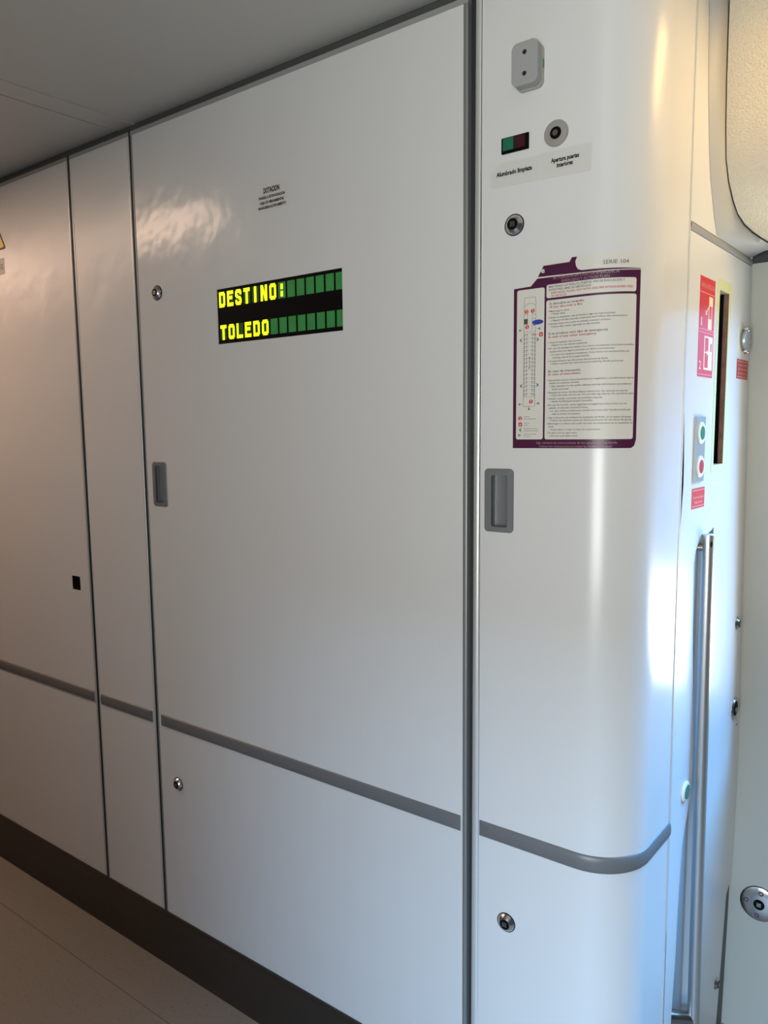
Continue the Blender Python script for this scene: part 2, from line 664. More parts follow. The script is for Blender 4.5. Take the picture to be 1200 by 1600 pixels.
# bright aluminium edge along the seam beside the side wall
g = G(MC)
g.box(U_SEAM - 0.004, U_SEAM - 0.0005, ZB, ZC, -0.02, 0.0016)
g.build('seam_edge_trim', m_alu_light, door2)
pull_handle(door2, MC, HR, HRi)
square_lock(door2, MC, 0.0638, 1.7736).__setitem__('label', 'upper chrome lock with square key')
square_lock(door2, MC, 0.0597, 0.5209, r=0.0172).__setitem__('label', 'lower chrome lock with square key')
# deep seal between the doors
g = G(MF)
g.box(-0.6410, -0.6275, 0.0, ZC, -0.040, -0.012)
struct(g.build('trim_3', m_seal))

# header above the panels
g = G(MF)
g.box(-4.3, -0.6290, ZT + 0.0100, CEIL - 0.006, -0.03, -0.004)
struct(g.build('trim_4', m_header))
g = G(MF)
g.box(-4.3, -0.6290, CEIL - 0.006, CEIL + 0.05, -0.03, -0.012)
struct(g.build('trim_5', m_dark))


# ------------------------------------------------------------------ rub rails
def rub_rail(n, M, u0, u1, z0, z1, bulge=0.0055, facets=(True, True), cutstep=None):
    us = []
    k = 0.0
    L = u1 - u0
    step = [0, .001, .003, .006, .009, .012, .015, .018, .021, .024, .03]
    us = [u0 + s for s in step]
    x = 0.04
    st = cutstep or 0.08
    while x < L - 0.035:
        us.append(u0 + x)
        x += st
    us += [u1 - s for s in reversed(step)]
    nz = 12

    def dep(u, z, i):
        t = 2 * (z - z0) / (z1 - z0) - 1
        h = bulge * (1 - t * t) ** 0.5 if abs(t) < 1 else 0.0
        h = max(h, 0)
        for e, s in ((u0, facets[0]), (u1, facets[1])):
            if s:
                h = min(h, 0.0016 + 0.17 * abs(u - e))
        return h if 0 < abs(t) < 1 or t == 0 else 0.0
    zs = [z0] + [z0 + (z1 - z0) * (1 - cos(pi * j / nz)) / 2 for j in range(1, nz)] + [z1]
    o = grid('trim_%d' % n, M, us, zs, dep, m_rail, smooth=True)
    return struct(o)


rub_rail(6, MF, -4.2, -1.8425, 0.6755, 0.7065, facets=(False, False))
rub_rail(7, MF, -1.8080, -1.5815, 0.6755, 0.7065, facets=(False, True))
rub_rail(8, MF, -1.5455, -0.6524, 0.6753, 0.7062)
rub_rail(9, MC, 0.0032, U_SEAM - 0.0045, 0.6745, 0.7050, facets=(True, False), cutstep=0.006)

# ------------------------------------------------------------------ skirting with a cove
prof = [(-0.003, ZB), (0.0035, ZB), (0.0035, 0.147), (-0.0005, 0.140), (-0.0045, 0.110), (-0.005, 0.060), (-0.003, 0.030),
        (0.001, 0.016), (0.0065, 0.006), (0.009, 0.0015), (0.009, 0.0), (-0.006, 0.0)]


def skirting(name, M, us):
    vs, fs = [], []
    n = len(prof)
    for u in us:
        for d, z in prof:
            vs.append(M(u, z, d))
    for i in range(len(us) - 1):
        for j in range(n - 1):
            a = i * n + j
            fs.append((a, a + 1, a + n + 1, a + n))
    return struct(link(name, vs, fs, m_skirt, smooth=True))


skirting('baseboard_left', MF, [-4.3, -1.8290])
skirting('baseboard_front', MF, [-1.8284, -0.63])
skirting('baseboard_corner', MC, [-0.012] + [i * 0.01 for i in range(0, 45)])

# ------------------------------------------------------------------ side wall (door_3) with slit opening and grip recess
ZS1 = 1.770
SLIT = (0.385, 0.446, 1.361, 1.694)
RL_T = [(0.0, 0.245), (0.256, 0.255), (0.386, 0.268), (0.519, 0.274), (0.62, 0.285), (0.66, 0.300), (0.694, 0.322),
        (0.76, 0.331), (0.90, 0.320), (1.029, 0.303), (1.12, 0.296), (1.18, 0.293), (1.205, 0.302), (1.216, 0.316),
        (1.224, 0.345), (1.228, 0.372), (1.232, 0.394), (1.236, 0.399)]


def rec_l(z):
    return interp(RL_T, z)


def side_right(z):
    e = far_y(z) - 0.003
    if z < 0.345:
        e -= 0.040 + (0.345 - z) * 0.10
    elif z < 0.362:
        e -= 0.040 * (0.362 - z) / 0.017
    return e


def side_left(z):
    y0 = 0.2085
    if 1.24 < z < 1.49:                # the leaf gapes slightly at its left edge
        t = (1.49 - z) / 0.25
        y0 += 0.019 * (t if t < 0.6 else (1 - t) * 1.5)
    if z < 0.50:
        y0 += 0.004
    return y0


NCOL = 8


def side_cols(i, z):
    l, r = side_left(z), side_right(z)
    rl = rec_l(z)
    rr = 0.402
    cols = [l, (l + rl) / 2, rl, rl + 0.005, rr, rr + 0.004, (rr + r) / 2 + 0.02, r]
    return cols[i]


zsl = sorted(set([0.0, 0.05, 0.10, 0.151, 0.2, 0.25, 0.3, 0.343, 0.347, 0.352, 0.357, 0.362] + [0.38 + 0.03 * k for k in range(26)] +
                 [1.165, 1.18, 1.19, 1.20, 1.21, 1.215, 1.222, 1.228, 1.232, 1.236]))
zsl = [z for z in zsl if z <= 1.236]


def side_dep(u, z, i):
    bow = 0.0035 * max(0.0, 1 - ((u - 0.52) / 0.11) ** 2) * min(1.0, max(0.0, (1.236 - z) / 0.25))
    if i in (3, 4):
        return -0.026 * min(1.0, max(0.0, (1.236 - z) / 0.008))
    return bow


# lower part with the recess, as a grid
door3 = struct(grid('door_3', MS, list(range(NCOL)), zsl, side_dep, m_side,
                    upos=side_cols, smooth=True, mats=[m_recess_shade], mcol=(2, 3, 4)))

# upper part with the slit
us = [0.2085, 0.30, SLIT[0], SLIT[1], 0.52, 0.60]
zs2 = [1.236, 1.27, 1.30, 1.33, SLIT[2], 1.40, 1.45, 1.49, 1.55, 1.62, SLIT[3], 1.73, ZS1]


def up_cols(i, z):
    if i == 0:
        return side_left(z)
    if i == 5:
        return side_right(z)
    return us[i]


grid('upper_leaf', MS, us, zs2, lambda u, z, i: 0.0, m_side, door3, smooth=True, upos=up_cols,
     skip=lambda i, j: i == 2 and SLIT[2] - 1e-6 <= (zs2[j] + zs2[j + 1]) / 2 <= SLIT[3])
# slit lining: brown jamb at the far side, pale sill, lilac head
s0, s1, s2, s3 = SLIT
TH = 0.021
g = G(MS)
g.box(s1, s1 + 0.004, s2, s3, -0.0095, -0.0006)
j = g.build('slit_jamb', m_wood, door3)
j['label'] = 'brown plywood edge of the slit opening'
g = G(MS)
g.box(s0, s1, s2 - 0.004, s2, -TH, -0.0004)
g.box(s0, s1, s3, s3 + 0.004, -TH, -0.0004)
g.build('slit_lining', m_alu_light, door3)
g = G(MS)
g.box(0.10, 0.628, 0.0, ZC, -0.130, -0.125)
g.box(0.622, 0.628, 0.0, ZC, -0.125, -0.010)
g.box(0.10, 0.105, 0.0, ZC, -0.125, -0.025)
g.box(0.10, 0.628, ZC - 0.02, ZC, -0.125, -0.025)
g.build('cabinet_interior', m_dark, door3)
# photoluminescent border around the slit
g = G(MS)
w = 0.013
o_ = [(s0 - w, s2 - 0.014), (s1 + w, s2 - 0.014), (s1 + w, s3 + 0.019), (s0 - w, s3 + 0.019)]
i_ = [(s0, s2), (s1, s2), (s1, s3), (s0, s3)]
g.ring(o_, i_, 0.0, 0.0007)
tag(g.build('luminous_border', m_glowtape), 'pale yellow-green luminous border strip around the tall slit opening',
    'border strip')
# dark gap behind the side panel edges
g = G(MS)
g.box(0.196, 0.225, 0.0, ZC, -0.05, -0.030)
struct(g.build('trim_10', m_dark))
g = G(MS)
g.box(0.54, 0.70, 0.0, 0.40, -0.030, -0.0035)
struct(g.build('trim_11', m_header))
# upper side wall above the hatch
g = G(MS)
g.box(0.2085, 0.60, ZS1 + 0.016, ZC, -0.02, 0.0)
struct(g.build('wall_side_upper', m_side))
# half round strip above the hatch
vs, fs = [], []
n = 8
for y in (0.2085, 0.60):
    for k in range(n + 1):
        a = pi * k / n
        vs.append(MS(y, ZS1 + 0.0088 - 0.0078 * cos(a), 0.006 * sin(a) - 0.004))
for k in range(n):
    fs.append((k, k + 1, n + 2 + k, n + 1 + k))
struct(link('trim_12', vs, fs, m_edge, smooth=True))

# ------------------------------------------------------------------ far wall (car side) with the exterior door glass
WX0, WX1, WZ0, WZ1 = -0.185, 0.50, 0.80, 1.72
zsw = sorted(set([0.0, 0.25, 0.45, 0.63, WZ0, 0.9, 1.02, 1.14, 1.25, 1.39, 1.48, 1.58, WZ1, 1.776]))
usw = [-0.34, -0.25, WX0, 0.2, WX1, 0.8, 1.4]
farw = struct(grid('wall_far', MW, usw, zsw, lambda u, z, i: 0.0, m_far, smooth=True,
                   skip=lambda i, j: usw[i] >= WX0 - 1e-6 and usw[i + 1] <= WX1 + 1e-6 and zsw[j] >= WZ0 - 1e-6 and
                   zsw[j + 1] <= WZ1 + 1e-6))
g = G(MW)
g.ring([(WX0 - .02, WZ0 - .02), (WX1 + .02, WZ0 - .02), (WX1 + .02, WZ1 + .02), (WX0 - .02, WZ1 + .02)],
       [(WX0, WZ0), (WX1, WZ0), (WX1, WZ1), (WX0, WZ1)], -0.03, 0.004)
win1 = struct(g.build('window_1', m_edge))
g = G(lambda x, z, y: Vector((x, y, z)))
g.box(-0.36, 1.4, 1.776, 1.90, 0.615, 0.70)
struct(g.build('trim_13', m_seal))  # dark strip painted in for the shadow gap under the overhead cover
g = G(lambda x, z, y: Vector((x, y, z)))
g.box(-0.4, 1.4, 1.90, 2.3, 0.655, 0.70)
struct(g.build('wall_far_upper', m_far))

# rest of the vestibule behind the camera
g = G(lambda x, z, y: Vector((x, y, z)))
NW = (-0.30, 0.45, 0.75, 1.80)
g.box(-4.4, NW[0], 0, 2.3, -2.06, -2.0)
g.box(NW[1], 1.4, 0, 2.3, -2.06, -2.0)
g.box(NW[0], NW[1], 0, NW[2], -2.06, -2.0)
g.box(NW[0], NW[1], NW[3], 2.3, -2.06, -2.0)
struct(g.build('wall_back', m_back))
g = G(lambda x, z, y: Vector((x, y, z)))
g.box(1.30, 1.36, 0, 2.3, -2.0, 0.7)
struct(g.build('wall_right', m_back))
g = G(lambda x, z, y: Vector((x, y, z)))
g.box(-4.36, -4.30, 0, 2.3, -2.0, 0.05)
struct(g.build('wall_end', m_back))

# ================================================================== THINGS ON THE FRONT WALL
# ---- destination display
disp = thing('destination_display', MF((DISP[0] + DISP[1]) / 2, DISP[2], 0),
             'long black destination display with yellow-lit letters reading DESTINO TOLEDO on green cells', 'display')
g = G(MF)
g.box(DISP[0] + .0004, DISP[1] - .0004, DISP[2] + .0004, DISP[3] - .0004, -0.02, -0.0022)
g.build('display_panel', m_black, disp)
FONT = {
    'D': ['111110', '111111', '110011', '110011', '110011', '110011', '110011', '111111', '111110'],
    'E': ['111111', '111111', '110000', '111110', '111110', '110000', '110000', '111111', '111111'],
    'S': ['011110', '111111', '110011', '111000', '011110', '000111', '110011', '111111', '011110'],
    'T': ['111111', '111111', '001100', '001100', '001100', '001100', '001100', '001100', '001100'],
    'I': ['001100', '001100', '001100', '001100', '001100', '001100', '001100', '001100', '001100'],
    'N': None,
    'O': ['011110', '111111', '110011', '110011', '110011', '110011', '110011', '111111', '011110'],
    'L': ['110000', '110000', '110000', '110000', '110000', '110000', '110000', '111111', '111111'],
    ':': ['000000', '001100', '001100', '001100', '000000', '001100', '001100', '001100', '000000'],
}
PITCH = 0.02592
for word, us0, zt, zb in (('DESTINO:', -1.2733, 1.7447, 1.7115), ('TOLEDO', -1.2722, 1.6724, 1.6402)):
    for k in range(14):
        a = us0 + k * PITCH
        b = min(a + 0.0206, DISP[1] - 0.0008)
        g = G(MF)
        g.box(a, b, zb, zt, -0.0024, -0.0017)
        lit = k < len(word)
        cell = g.build('character_cell', m_cell_dim if lit and word[k] != ':' else m_cell, disp)
        if lit:
            g = G(MF)
            rows = FONT[word[k]]
            cw, ch = (b - a) / 6, (zt - zb) / 9
            ins = 0.0008
            if rows is None:                       # N
                w_ = 1.75 * cw
                g.box(a + ins, a + ins + w_, zb, zt, -0.0018, -0.0012)
                g.box(b - ins - w_, b - ins, zb, zt, -0.0018, -0.0012)
                g.prism([(a + ins + w_ * 0.3, zt), (a + ins + w_ + .0008, zt), (b - ins - w_ * 0.3, zb), (b - ins - w_ - .0008, zb)],
                        -0.0018, -0.0013)
                rows = []
            for r_, row in enumerate(rows):
                c_ = 0
                while c_ < 6:
                    if row[c_] == '1':
                        e = c_
                        while e + 1 < 6 and row[e + 1] == '1':
                            e += 1
                        lo_ = ins if c_ == 0 else (0.0002 if c_ < 3 else 0.0006)
                        hi_ = ins if e == 5 else (0.0006 if e < 3 and c_ == 0 else 0.0002)
                        g.box(a + c_ * cw + lo_, a + (e + 1) * cw - hi_,
                              zt - (r_ + 1) * ch - 0.0001, zt - r_ * ch, -0.0018, -0.0012)
                        c_ = e + 1
                    else:
                        c_ += 1
            lo = g.build('lit_character', m_lit, cell)
            lo['label'] = 'glowing yellow character'

# ---- equipment label
lab = thing('equipment_label', MF(-1.100, 1.893, 0),
            'small clear label headed DOTACION above the destination display, four lines of black capitals', 'label')
g = G(MF)
g.prism([(-1.1458, 1.8925), (-1.0560, 1.8925), (-1.0560, 1.9455), (-1.1458, 1.9455)], 0.0, 0.0004)
g.build('label_film', m_film, lab)
g = G(MF)
put_text(g, 'DOTACION', -1.1015, 1.9283, 0.0100, 0.0455, 'C', bold=0.045)
put_text(g, 'PASARELA DE EVACUACION', -1.1012, 1.9173, 0.0052, 0.0742, 'C', bold=0.045)
put_text(g, 'CAJA DE HERRAMIENTAS', -1.1012, 1.9070, 0.0052, 0.0685, 'C', bold=0.045)
put_text(g, 'MANGUERAS ACOPLAMIENTO', -1.1009, 1.8972, 0.0054, 0.0785, 'C', bold=0.045)
g.build('label_text', m_ink, lab)

# ---- blanking cap, warning triangle, grey tag on the left panel
g = G(MF)
g.prism(rrect(-1.9230, -1.8840, 0.9932, 1.0322, 0.003), -0.012, -0.0005)
tag(g.build('blanking_cap', m_black), 'small black square cap let into the leftmost panel above the grey rail', 'cap')
tri = thing('warning_sticker', MF(-2.2160, 1.972, 0),
            'yellow triangular warning sticker with black border cut by the left edge of the photo', 'sticker')


def tri_pts(s):
    c = (-2.2160, 2.0010)
    P = [(-2.2160 - 0.0515, 1.9715), (-2.2160 + 0.0515, 1.9715), (-2.2160, 2.0625)]
    out = []
    for k in range(3):
        x, z = P[k]
        for q in (P[k - 1], P[(k + 1) % 3]):
            t = 0.05
            out.append((x + (q[0] - x) * t, z + (q[1] - z) * t))
    return [(c[0] + (x - c[0]) * s, c[1] + (z - c[1]) * s) for x, z in out]


g = G(MF)
g.prism(tri_pts(1.0), 0.0, 0.0005)
g.build('sticker_border', m_ink, tri)
g = G(MF)
g.prism(tri_pts(0.82), 0.0005, 0.0008)
g.build('sticker_face', m_yellow, tri)
tg = thing('grey_tag', MF(-2.24, 1.902, 0), 'grey rectangular tag with dark print below the yellow warning triangle', 'label')
g = G(MF)
g.prism([(-2.300, 1.9018), (-2.1800, 1.9018), (-2.1800, 1.9475), (-2.300, 1.9475)], 0.0, 0.0005)
g.build('tag_plate', m_label_grey, tg)
g = G(MF)
put_text(g, 'EG', -2.1880, 1.9165, 0.0145, 0.024, 'R', d=0.0008)
g.build('tag_text', m_ink_grey, tg)

# ================================================================== THINGS ON THE CORNER CABINET
# ---- door sounder box
sb = thing('sounder_box', MC(0.088, 1.985, 0), 'small grey box with two black holes on its face, topmost on the curved cabinet', 'box')
g = G(MC)
g.prism(rrect(0.0685, 0.1135, 1.9780, 2.0440, 0.010), 0.0, 0.0075)
g.build('back_plate', m_box_beige, sb, smooth=True)
for k in range(3):
    g = G(MC)
    g.prism(rrect(0.0680, 0.1130, 1.9795, 2.0445, 0.010), 0.0088 + k * 0.004, 0.0116 + k * 0.004)
    g.build('housing_layer', m_box, sb, smooth=True)
g = G(MC)
g.prism(rrect(0.0700, 0.1110, 1.9815, 2.0425, 0.0085), 0.0, 0.0215)
g.build('housing_core', m_seal, sb, smooth=True)
g = G(MC)
g.prism(rrect(0.0680, 0.1130, 1.9795, 2.0445, 0.010), 0.0205, 0.0250)
g.build('front_cover', m_box, sb, smooth=True)
for zc in (2.0283, 1.9962):
    g = G(MC)
    g.lathe(0.0905, zc, [(0.0036, 0.0249), (0.0036, 0.0252), (0.0004, 0.0252)], n=20)
    g.build('screw_hole', m_ink, sb)
g = G(MC)
g.box(0.1128, 0.1139, 2.0060, 2.0190, 0.0012, 0.0070)
g.build('green_tape', m_green_tape, sb)

# ---- rocker switch
rk = thing('rocker_switch', MC(0.064, 1.89, 0), 'black rectangular switch with green and dark red halves below the grey box', 'switch')
g = G(MC)
g.prism(rrect(0.0397, 0.0886, 1.8900, 1.9153, 0.001, 2), 0.0, 0.0022)
g.build('switch_frame', m_black, rk)
g = G(MC)
g.box(0.0430, 0.0620, 1.8945, 1.9140, 0.0010, 0.0034)
g.build('green_key', m_green_led, rk)
g = G(MC)
g.box(0.0630, 0.0822, 1.8945, 1.9140, 0.0010, 0.0030)
g.build('red_key', m_maroon, rk)

# ---- keyed control ring
kr = thing('key_switch', MC(0.1356, 1.882, 0), 'round steel key switch with wide flat ring right of the green and red switch', 'key switch')
g = G(MC)
g.lathe(0.1356, 1.9023, [(0.0202, 0.0), (0.0202, 0.0025), (0.0190, 0.0040), (0.0100, 0.0046), (0.0090, 0.0036),
                         (0.0088, -0.004)], n=40)
g.build('key_ring', mat('satin_steel', (0.42, 0.40, 0.375), 0.38, 0.45), kr, smooth=True)
g = G(MC)
g.lathe(0.1356, 1.9023, [(0.0091, 0.0034), (0.0091, 0.00475), (0.0084, 0.00475), (0.004, 0.0040)], n=28)
g.build('key_well', m_black, kr, smooth=True)
g = G(MC)
g.lathe(0.1356, 1.9020, [(0.0050, 0.0036), (0.0050, 0.0062), (0.0046, 0.0068)], n=6)
g.build('key_core', m_steel_dark, kr)

# ---- two clear labels
l1 = thing('switch_label', MC(0.062, 1.838, 0), 'clear sticker reading Alumbrado limpieza under the green and red switch', 'label')
g = G(MC)
g.prism([(0.0200, 1.8390), (0.1063, 1.8372), (0.1060, 1.8755), (0.0392, 1.8772), (0.0200, 1.8654)], 0.0, 0.0004)
g.build('label_film', m_film, l1)
g = G(MC)
put_text(g, 'Alumbrado limpieza', 0.0300, 1.8563, 0.0068, 0.0645, 'L', d=0.0007, bold=0.045)
g.build('label_text', m_ink, l1)
l2 = thing('key_switch_label', MC(0.15, 1.834, 0), 'clear sticker reading Apertura puertas interiores under the steel key switch', 'label')
g = G(MC)
g.prism([(0.1086, 1.8365), (0.1934, 1.8344), (0.1948, 1.8767), (0.1068, 1.8781)], 0.0, 0.0004)
g.build('label_film', m_film, l2, cut=0.006)
g = G(MC)
put_text(g, 'Apertura puertas', 0.1272, 1.8590, 0.0066, 0.0467, 'L', d=0.0007, bold=0.045)
put_text(g, 'interiores', 0.1370, 1.8503, 0.0066, 0.0268, 'L', d=0.0007, bold=0.045)
g.build('label_text', m_ink, l2)

# ---- emergency plan poster
po = thing('emergency_poster', MC(0.17, 1.402, 0),
           'purple and white emergency action plan poster headed SERIE 104, wrapped round the curved cabinet', 'poster')
CUT = 0.006
g = G(MC)
g.prism([(0.0643, 1.4020), (0.2650, 1.4025), (0.2705, 1.4060), (0.2737, 1.4160), (0.2742, 1.6969), (0.2700, 1.7040), (0.2628, 1.7066),
         (0.1744, 1.7078), (0.1218, 1.7070), (0.1168, 1.7004), (0.0945, 1.6703), (0.0643, 1.6693)], 0.0, 0.0003)
g.build('poster_sheet', m_paper, po, cut=CUT)
g = G(MC)
d0, d1 = 0.0003, 0.0005
g.prism([(0.0645, 1.4022), (0.2655, 1.4028), (0.2705, 1.4065), (0.2735, 1.4163), (0.2740, 1.6810), (0.2023, 1.6797), (0.1062, 1.6812),
         (0.0945, 1.6700), (0.0643, 1.6690)], d0, d1)
g.prism([(0.1070, 1.6835), (0.2023, 1.6812), (0.2738, 1.6822), (0.2738, 1.6832), (0.1816, 1.6850), (0.1755, 1.6872),
         (0.1720, 1.6925), (0.1706, 1.7001), (0.1735, 1.7070), (0.1650, 1.7073), (0.1609, 1.7005), (0.1168, 1.7003)], d0, d1)
g.build('purple_print', m_purple, po, cut=CUT)
g = G(MC)
d0, d1 = 0.0005, 0.0007
g.prism(rrect(0.0703, 0.1194, 1.4172, 1.6658, 0.0035), d0, d1)
g.build('map_panel', m_paper, po, cut=CUT)
g = G(MC)
g.prism(rrect(0.1226, 0.2668, 1.6475, 1.6690, 0.0035), d0, d1)
g.build('notice_panel', m_paper, po, cut=CUT)
g = G(MC)
g.prism(rrect(0.1226, 0.2676, 1.4172, 1.6440, 0.0035), d0, d1)
g.build('text_panel', m_paper, po, cut=CUT)
TD = 0.0009
g = G(MC)
put_text(g, 'SERIE 104', 0.2146, 1.6905, 0.0062, 0.0392, d=0.0006)
g.build('series_title', m_ink_grey, po, cut=CUT)
g = G(MC)
put_text(g, 'e', 0.1125, 1.6893, 0.0085, 0.0066, d=0.0008, bold=0.03)
g.build('logo_letter', m_paper, po)
g = G(MC)
put_text(g, 'ACTUACIÓN EN CASO DE EMERGENCIA', 0.1335, 1.6765, 0.0042, 0.1062, d=TD)
put_text(g, 'EMERGENCY ACTION PLAN', 0.1487, 1.6702, 0.0042, 0.0760, d=TD)
g.build('poster_heading', m_lilac, po, cut=CUT)
g = G(MC)
put_text(g, 'Siga siempre las instrucciones de los empleados de Renfe', 0.1078, 1.4100, 0.0034, 0.1346, d=TD)
put_text(g, 'Follow the instructions provided by Renfe personnel', 0.1138, 1.4040, 0.0034, 0.1206, d=TD)
g.build('footer_text', m_lilac, po, cut=CUT)
BL, RD = [], []          # (text, u, z, cap, width, slant)
BL += [('MANTENGA LOS PASILLOS, PUERTAS, VÍAS DE EVACUACIÓN Y', 0.1270, 1.6643, 0.0033, 0.121, 0),
       ('EXTINTORES LIBRES DE OBSTÁCULOS', 0.1270, 1.6593, 0.0033, 0.070, 0)]
RD += [('KEEP AISLES, DOORS, EXIT PATHS AND FIRE EXTINGUISHERS FREE', 0.1310, 1.6543, 0.0031, 0.130, 0),
       ('OF OBSTACLES', 0.1310, 1.6495, 0.0031, 0.026, 0)]
BL += [('Si descubre un incendio', 0.1280, 1.6370, 0.0038, 0.0585, 0),
       ('Si se produce otro tipo de emergencia', 0.1271, 1.5890, 0.0038, 0.0970, 0),
       ('En caso de evacuación', 0.1276, 1.5280, 0.0038, 0.0550, 0)]
RD += [('If you discover a fire', 0.1295, 1.6318, 0.0038, 0.0540, 0.15),
       ('In case of any other emergency', 0.1271, 1.5838, 0.0038, 0.0800, 0.15),
       ('In case of evacuation', 0.1276, 1.5230, 0.0038, 0.0550, 0.15)]
body = [
    (1.6255, 0, 'Mantenga la calma', .0325), (1.6212, 1, 'Keep calm.', .0215),
    (1.6153, 0, 'Avise al empleado más próximo y siga sus instrucciones', .1050),
    (1.6106, 1, 'Report to the nearest employee and follow the instructions', .1190),
    (1.6053, 0, 'Diríjase hacia otro coche en sentido contrario al humo.', .0985),
    (1.6006, 1, 'Leave the coach opposite to the smoke.', .0780),
    (1.5753, 0, 'Avise al empleado más próximo.', .0545), (1.5708, 1, 'Report to the nearest employee', .0585),
    (1.5656, 0, 'En caso de emergencia médica, si no tiene conocimientos de primeros auxilios,', .1365),
    (1.5606, 2, 'busque entre los viajeros personas con dichos conocimientos.', .1055),
    (1.5554, 1, 'In case of a medical emergency, if you have not received first aid', .1230),
    (1.5505, 3, 'training, search for people trained.', .0620),
    (1.5450, 0, 'Cumpla fielmente las indicaciones del personal de Renfe.', .0960),
    (1.5406, 1, 'Follow exactly the instructions provided by Renfe personnel', .1140),
    (1.5138, 0, 'Permanezca atento a los comunicados por megafonía o a la información que le', .1365),
    (1.5092, 2, 'faciliten los empleados de Renfe.', .0515),
    (1.5042, 1, 'Pay attention to the public address and the information provided by', .1290),
    (1.4992, 3, 'Renfe personnel.', .0290),
    (1.4938, 0, 'Desaloje sin correr. No lleve objetos voluminosos. No obstruya las puertas.', .1280),
    (1.4893, 1, 'Clear the train, do not run. Do not take big objects. Do not block exits', .1325),
    (1.4838, 0, 'Ayude, si puede, a personas con movilidad reducida.', .0890),
    (1.4793, 1, 'Assist handicapped people if possible.', .0690),
    (1.4734, 0, 'En caso de incendio, camine agachado protegiéndose nariz y boca con un', .1260),
    (1.4686, 2, 'pañuelo, en dirección contraria al humo.', .0665),
    (1.4636, 1, 'In case of fire, protect your mouth and nose with handkerchiefs and', .1280),
    (1.4586, 3, 'walk on all four if necessary.', .0490),
    (1.4526, 0, 'Siga la dirección que indiquen los empleados de Renfe, no se separe del grupo.', .1350),
    (1.4480, 1, 'Follow the direction given by Renfe personnel; do not leave the group.', .1310),
    (1.4428, 0, 'Manténgase en silencio para poder escuchar las indicaciones de los empleados de', .1370),
    (1.4378, 2, 'Renfe.', .0090),
    (1.4330, 1, 'Keep silent in order to hear the instructions.', .0820),
    (1.4276, 0, 'No debe tocar los cables caídos.', .0500),
    (1.4226, 1, 'Do not touch fallen wires.', .0460)]
for nm, m_, blocks in (('notice_text', m_ink_grey, BL[:2]), ('notice_text_red', m_ink_red, RD[:2]),
                       ('section_heading', m_ink_grey, BL[2:3]), ('section_heading', m_ink_grey, BL[3:4]),
                       ('section_heading', m_ink_grey, BL[4:5]), ('section_heading_red', m_ink_red, RD[2:3]),
                       ('section_heading_red', m_ink_red, RD[3:4]), ('section_heading_red', m_ink_red, RD[4:5])):
    g = G(MC)
    for t_, u, z, c, w_, sl_ in blocks:
        put_text(g, t_, u, z - 0.0006, c, w_, d=TD, slant=sl_, bold=0.012)
    g.build(nm, m_, po, cut=CUT)
for za, zb_ in ((1.60, 1.63), (1.535, 1.58), (1.41, 1.52)):
    g, gr = G(MC), G(MC)
    for z, kind, t_, w_ in body:
        if not za < z < zb_:
            continue
        u = (0.1296, 0.1342, 0.1300, 0.1345)[kind]
        w_ = min(w_, 0.2662 - u)
        put_text(g, t_, u, z - 0.0008, 0.0026, w_, d=TD, slant=0.18 if kind in (1, 3) else 0, bold=0.012)
        if kind in (0, 1):
            (g if kind == 0 else gr).lathe(u - 0.0022, z + 0.0004, [(0.0008, TD - .0001), (0.0008, TD), (0.0001, TD)], n=6)
    g.build('instruction_text', m_ink_grey, po, cut=CUT)
    gr.build('red_bullets', m_ink_red, po)

# coach plan on the poster
gm = G(MC)


def ln(g, u0, z0, u1, z1, w=0.0004, d=TD):
    du, dz = u1 - u0, z1 - z0
    L = hypot(du, dz)
    pu, pz = -dz / L * w / 2, du / L * w / 2
    g.prism([(u0 + pu, z0 + pz), (u1 + pu, z1 + pz), (u1 - pu, z1 - pz), (u0 - pu, z0 - pz)], d - 0.0002, d)


cl, cr = 0.0834, 0.1042
for a in (cl, cr):
    ln(gm, a, 1.4727, a, 1.6440)
ln(gm, cl, 1.4727, cr, 1.4727)
ln(gm, cl, 1.4885, cr, 1.4885)
ln(gm, cl, 1.6440, cl + .001, 1.6525)
ln(gm, cr, 1.6440, cr - .001, 1.6525)
ln(gm, cl + .001, 1.6525, cr - .001, 1.6525)
P = [(cl + 0.0006 + 0.0196 * t / 8, 1.6385 + 0.0045 * (1 - ((t - 4) / 4) ** 2)) for t in range(9)]
for p, q in zip(P, P[1:]):
    ln(gm, p[0], p[1], q[0], q[1])
for a, b in ((1.6245, 1.6245), (1.6175, 1.6175)):
    ln(gm, cl, a, cl + 0.006, a)
    ln(gm, cr - 0.006, a, cr, a)
ln(gm, cl + .006, 1.6300, cl + .006, 1.6175)
ln(gm, cr - .006, 1.6300, cr - .006, 1.6000)
ln(gm, cl, 1.5965, cr, 1.5965)
zz = 1.5925
k = 0
while zz > 1.4930:
    for a, sgn in ((cl, 1), (cr, -1)):
        for q in (0.0012, 0.0052):
            uu = a + sgn * q
            ln(gm, uu, zz, uu, zz - 0.0042, 0.0008)
            ln(gm, uu, zz, uu + sgn * 0.0034, zz, 0.0006)
    zz -= 0.00655
    k += 1
ln(gm, 0.0939, 1.5355, 0.0939, 1.5550, 0.0007)
ln(gm, 0.0939, 1.5550, 0.0926, 1.5530, 0.0007)
ln(gm, 0.0939, 1.5550, 0.0952, 1.5530, 0.0007)
ln(gm, 0.0939, 1.5355, 0.0926, 1.5375, 0.0007)
ln(gm, 0.0939, 1.5355, 0.0952, 1.5375, 0.0007)
gm.box(cl + 0.0002, cl + 0.0066, 1.6090, 1.6178, TD - .0002, TD)
gm.build('coach_plan', m_ink_grey, po, cut=0.01)
gm = G(MC)
put_text(gm, 'Extintor', 0.0855, 1.4545, 0.0020, 0.010, d=TD)
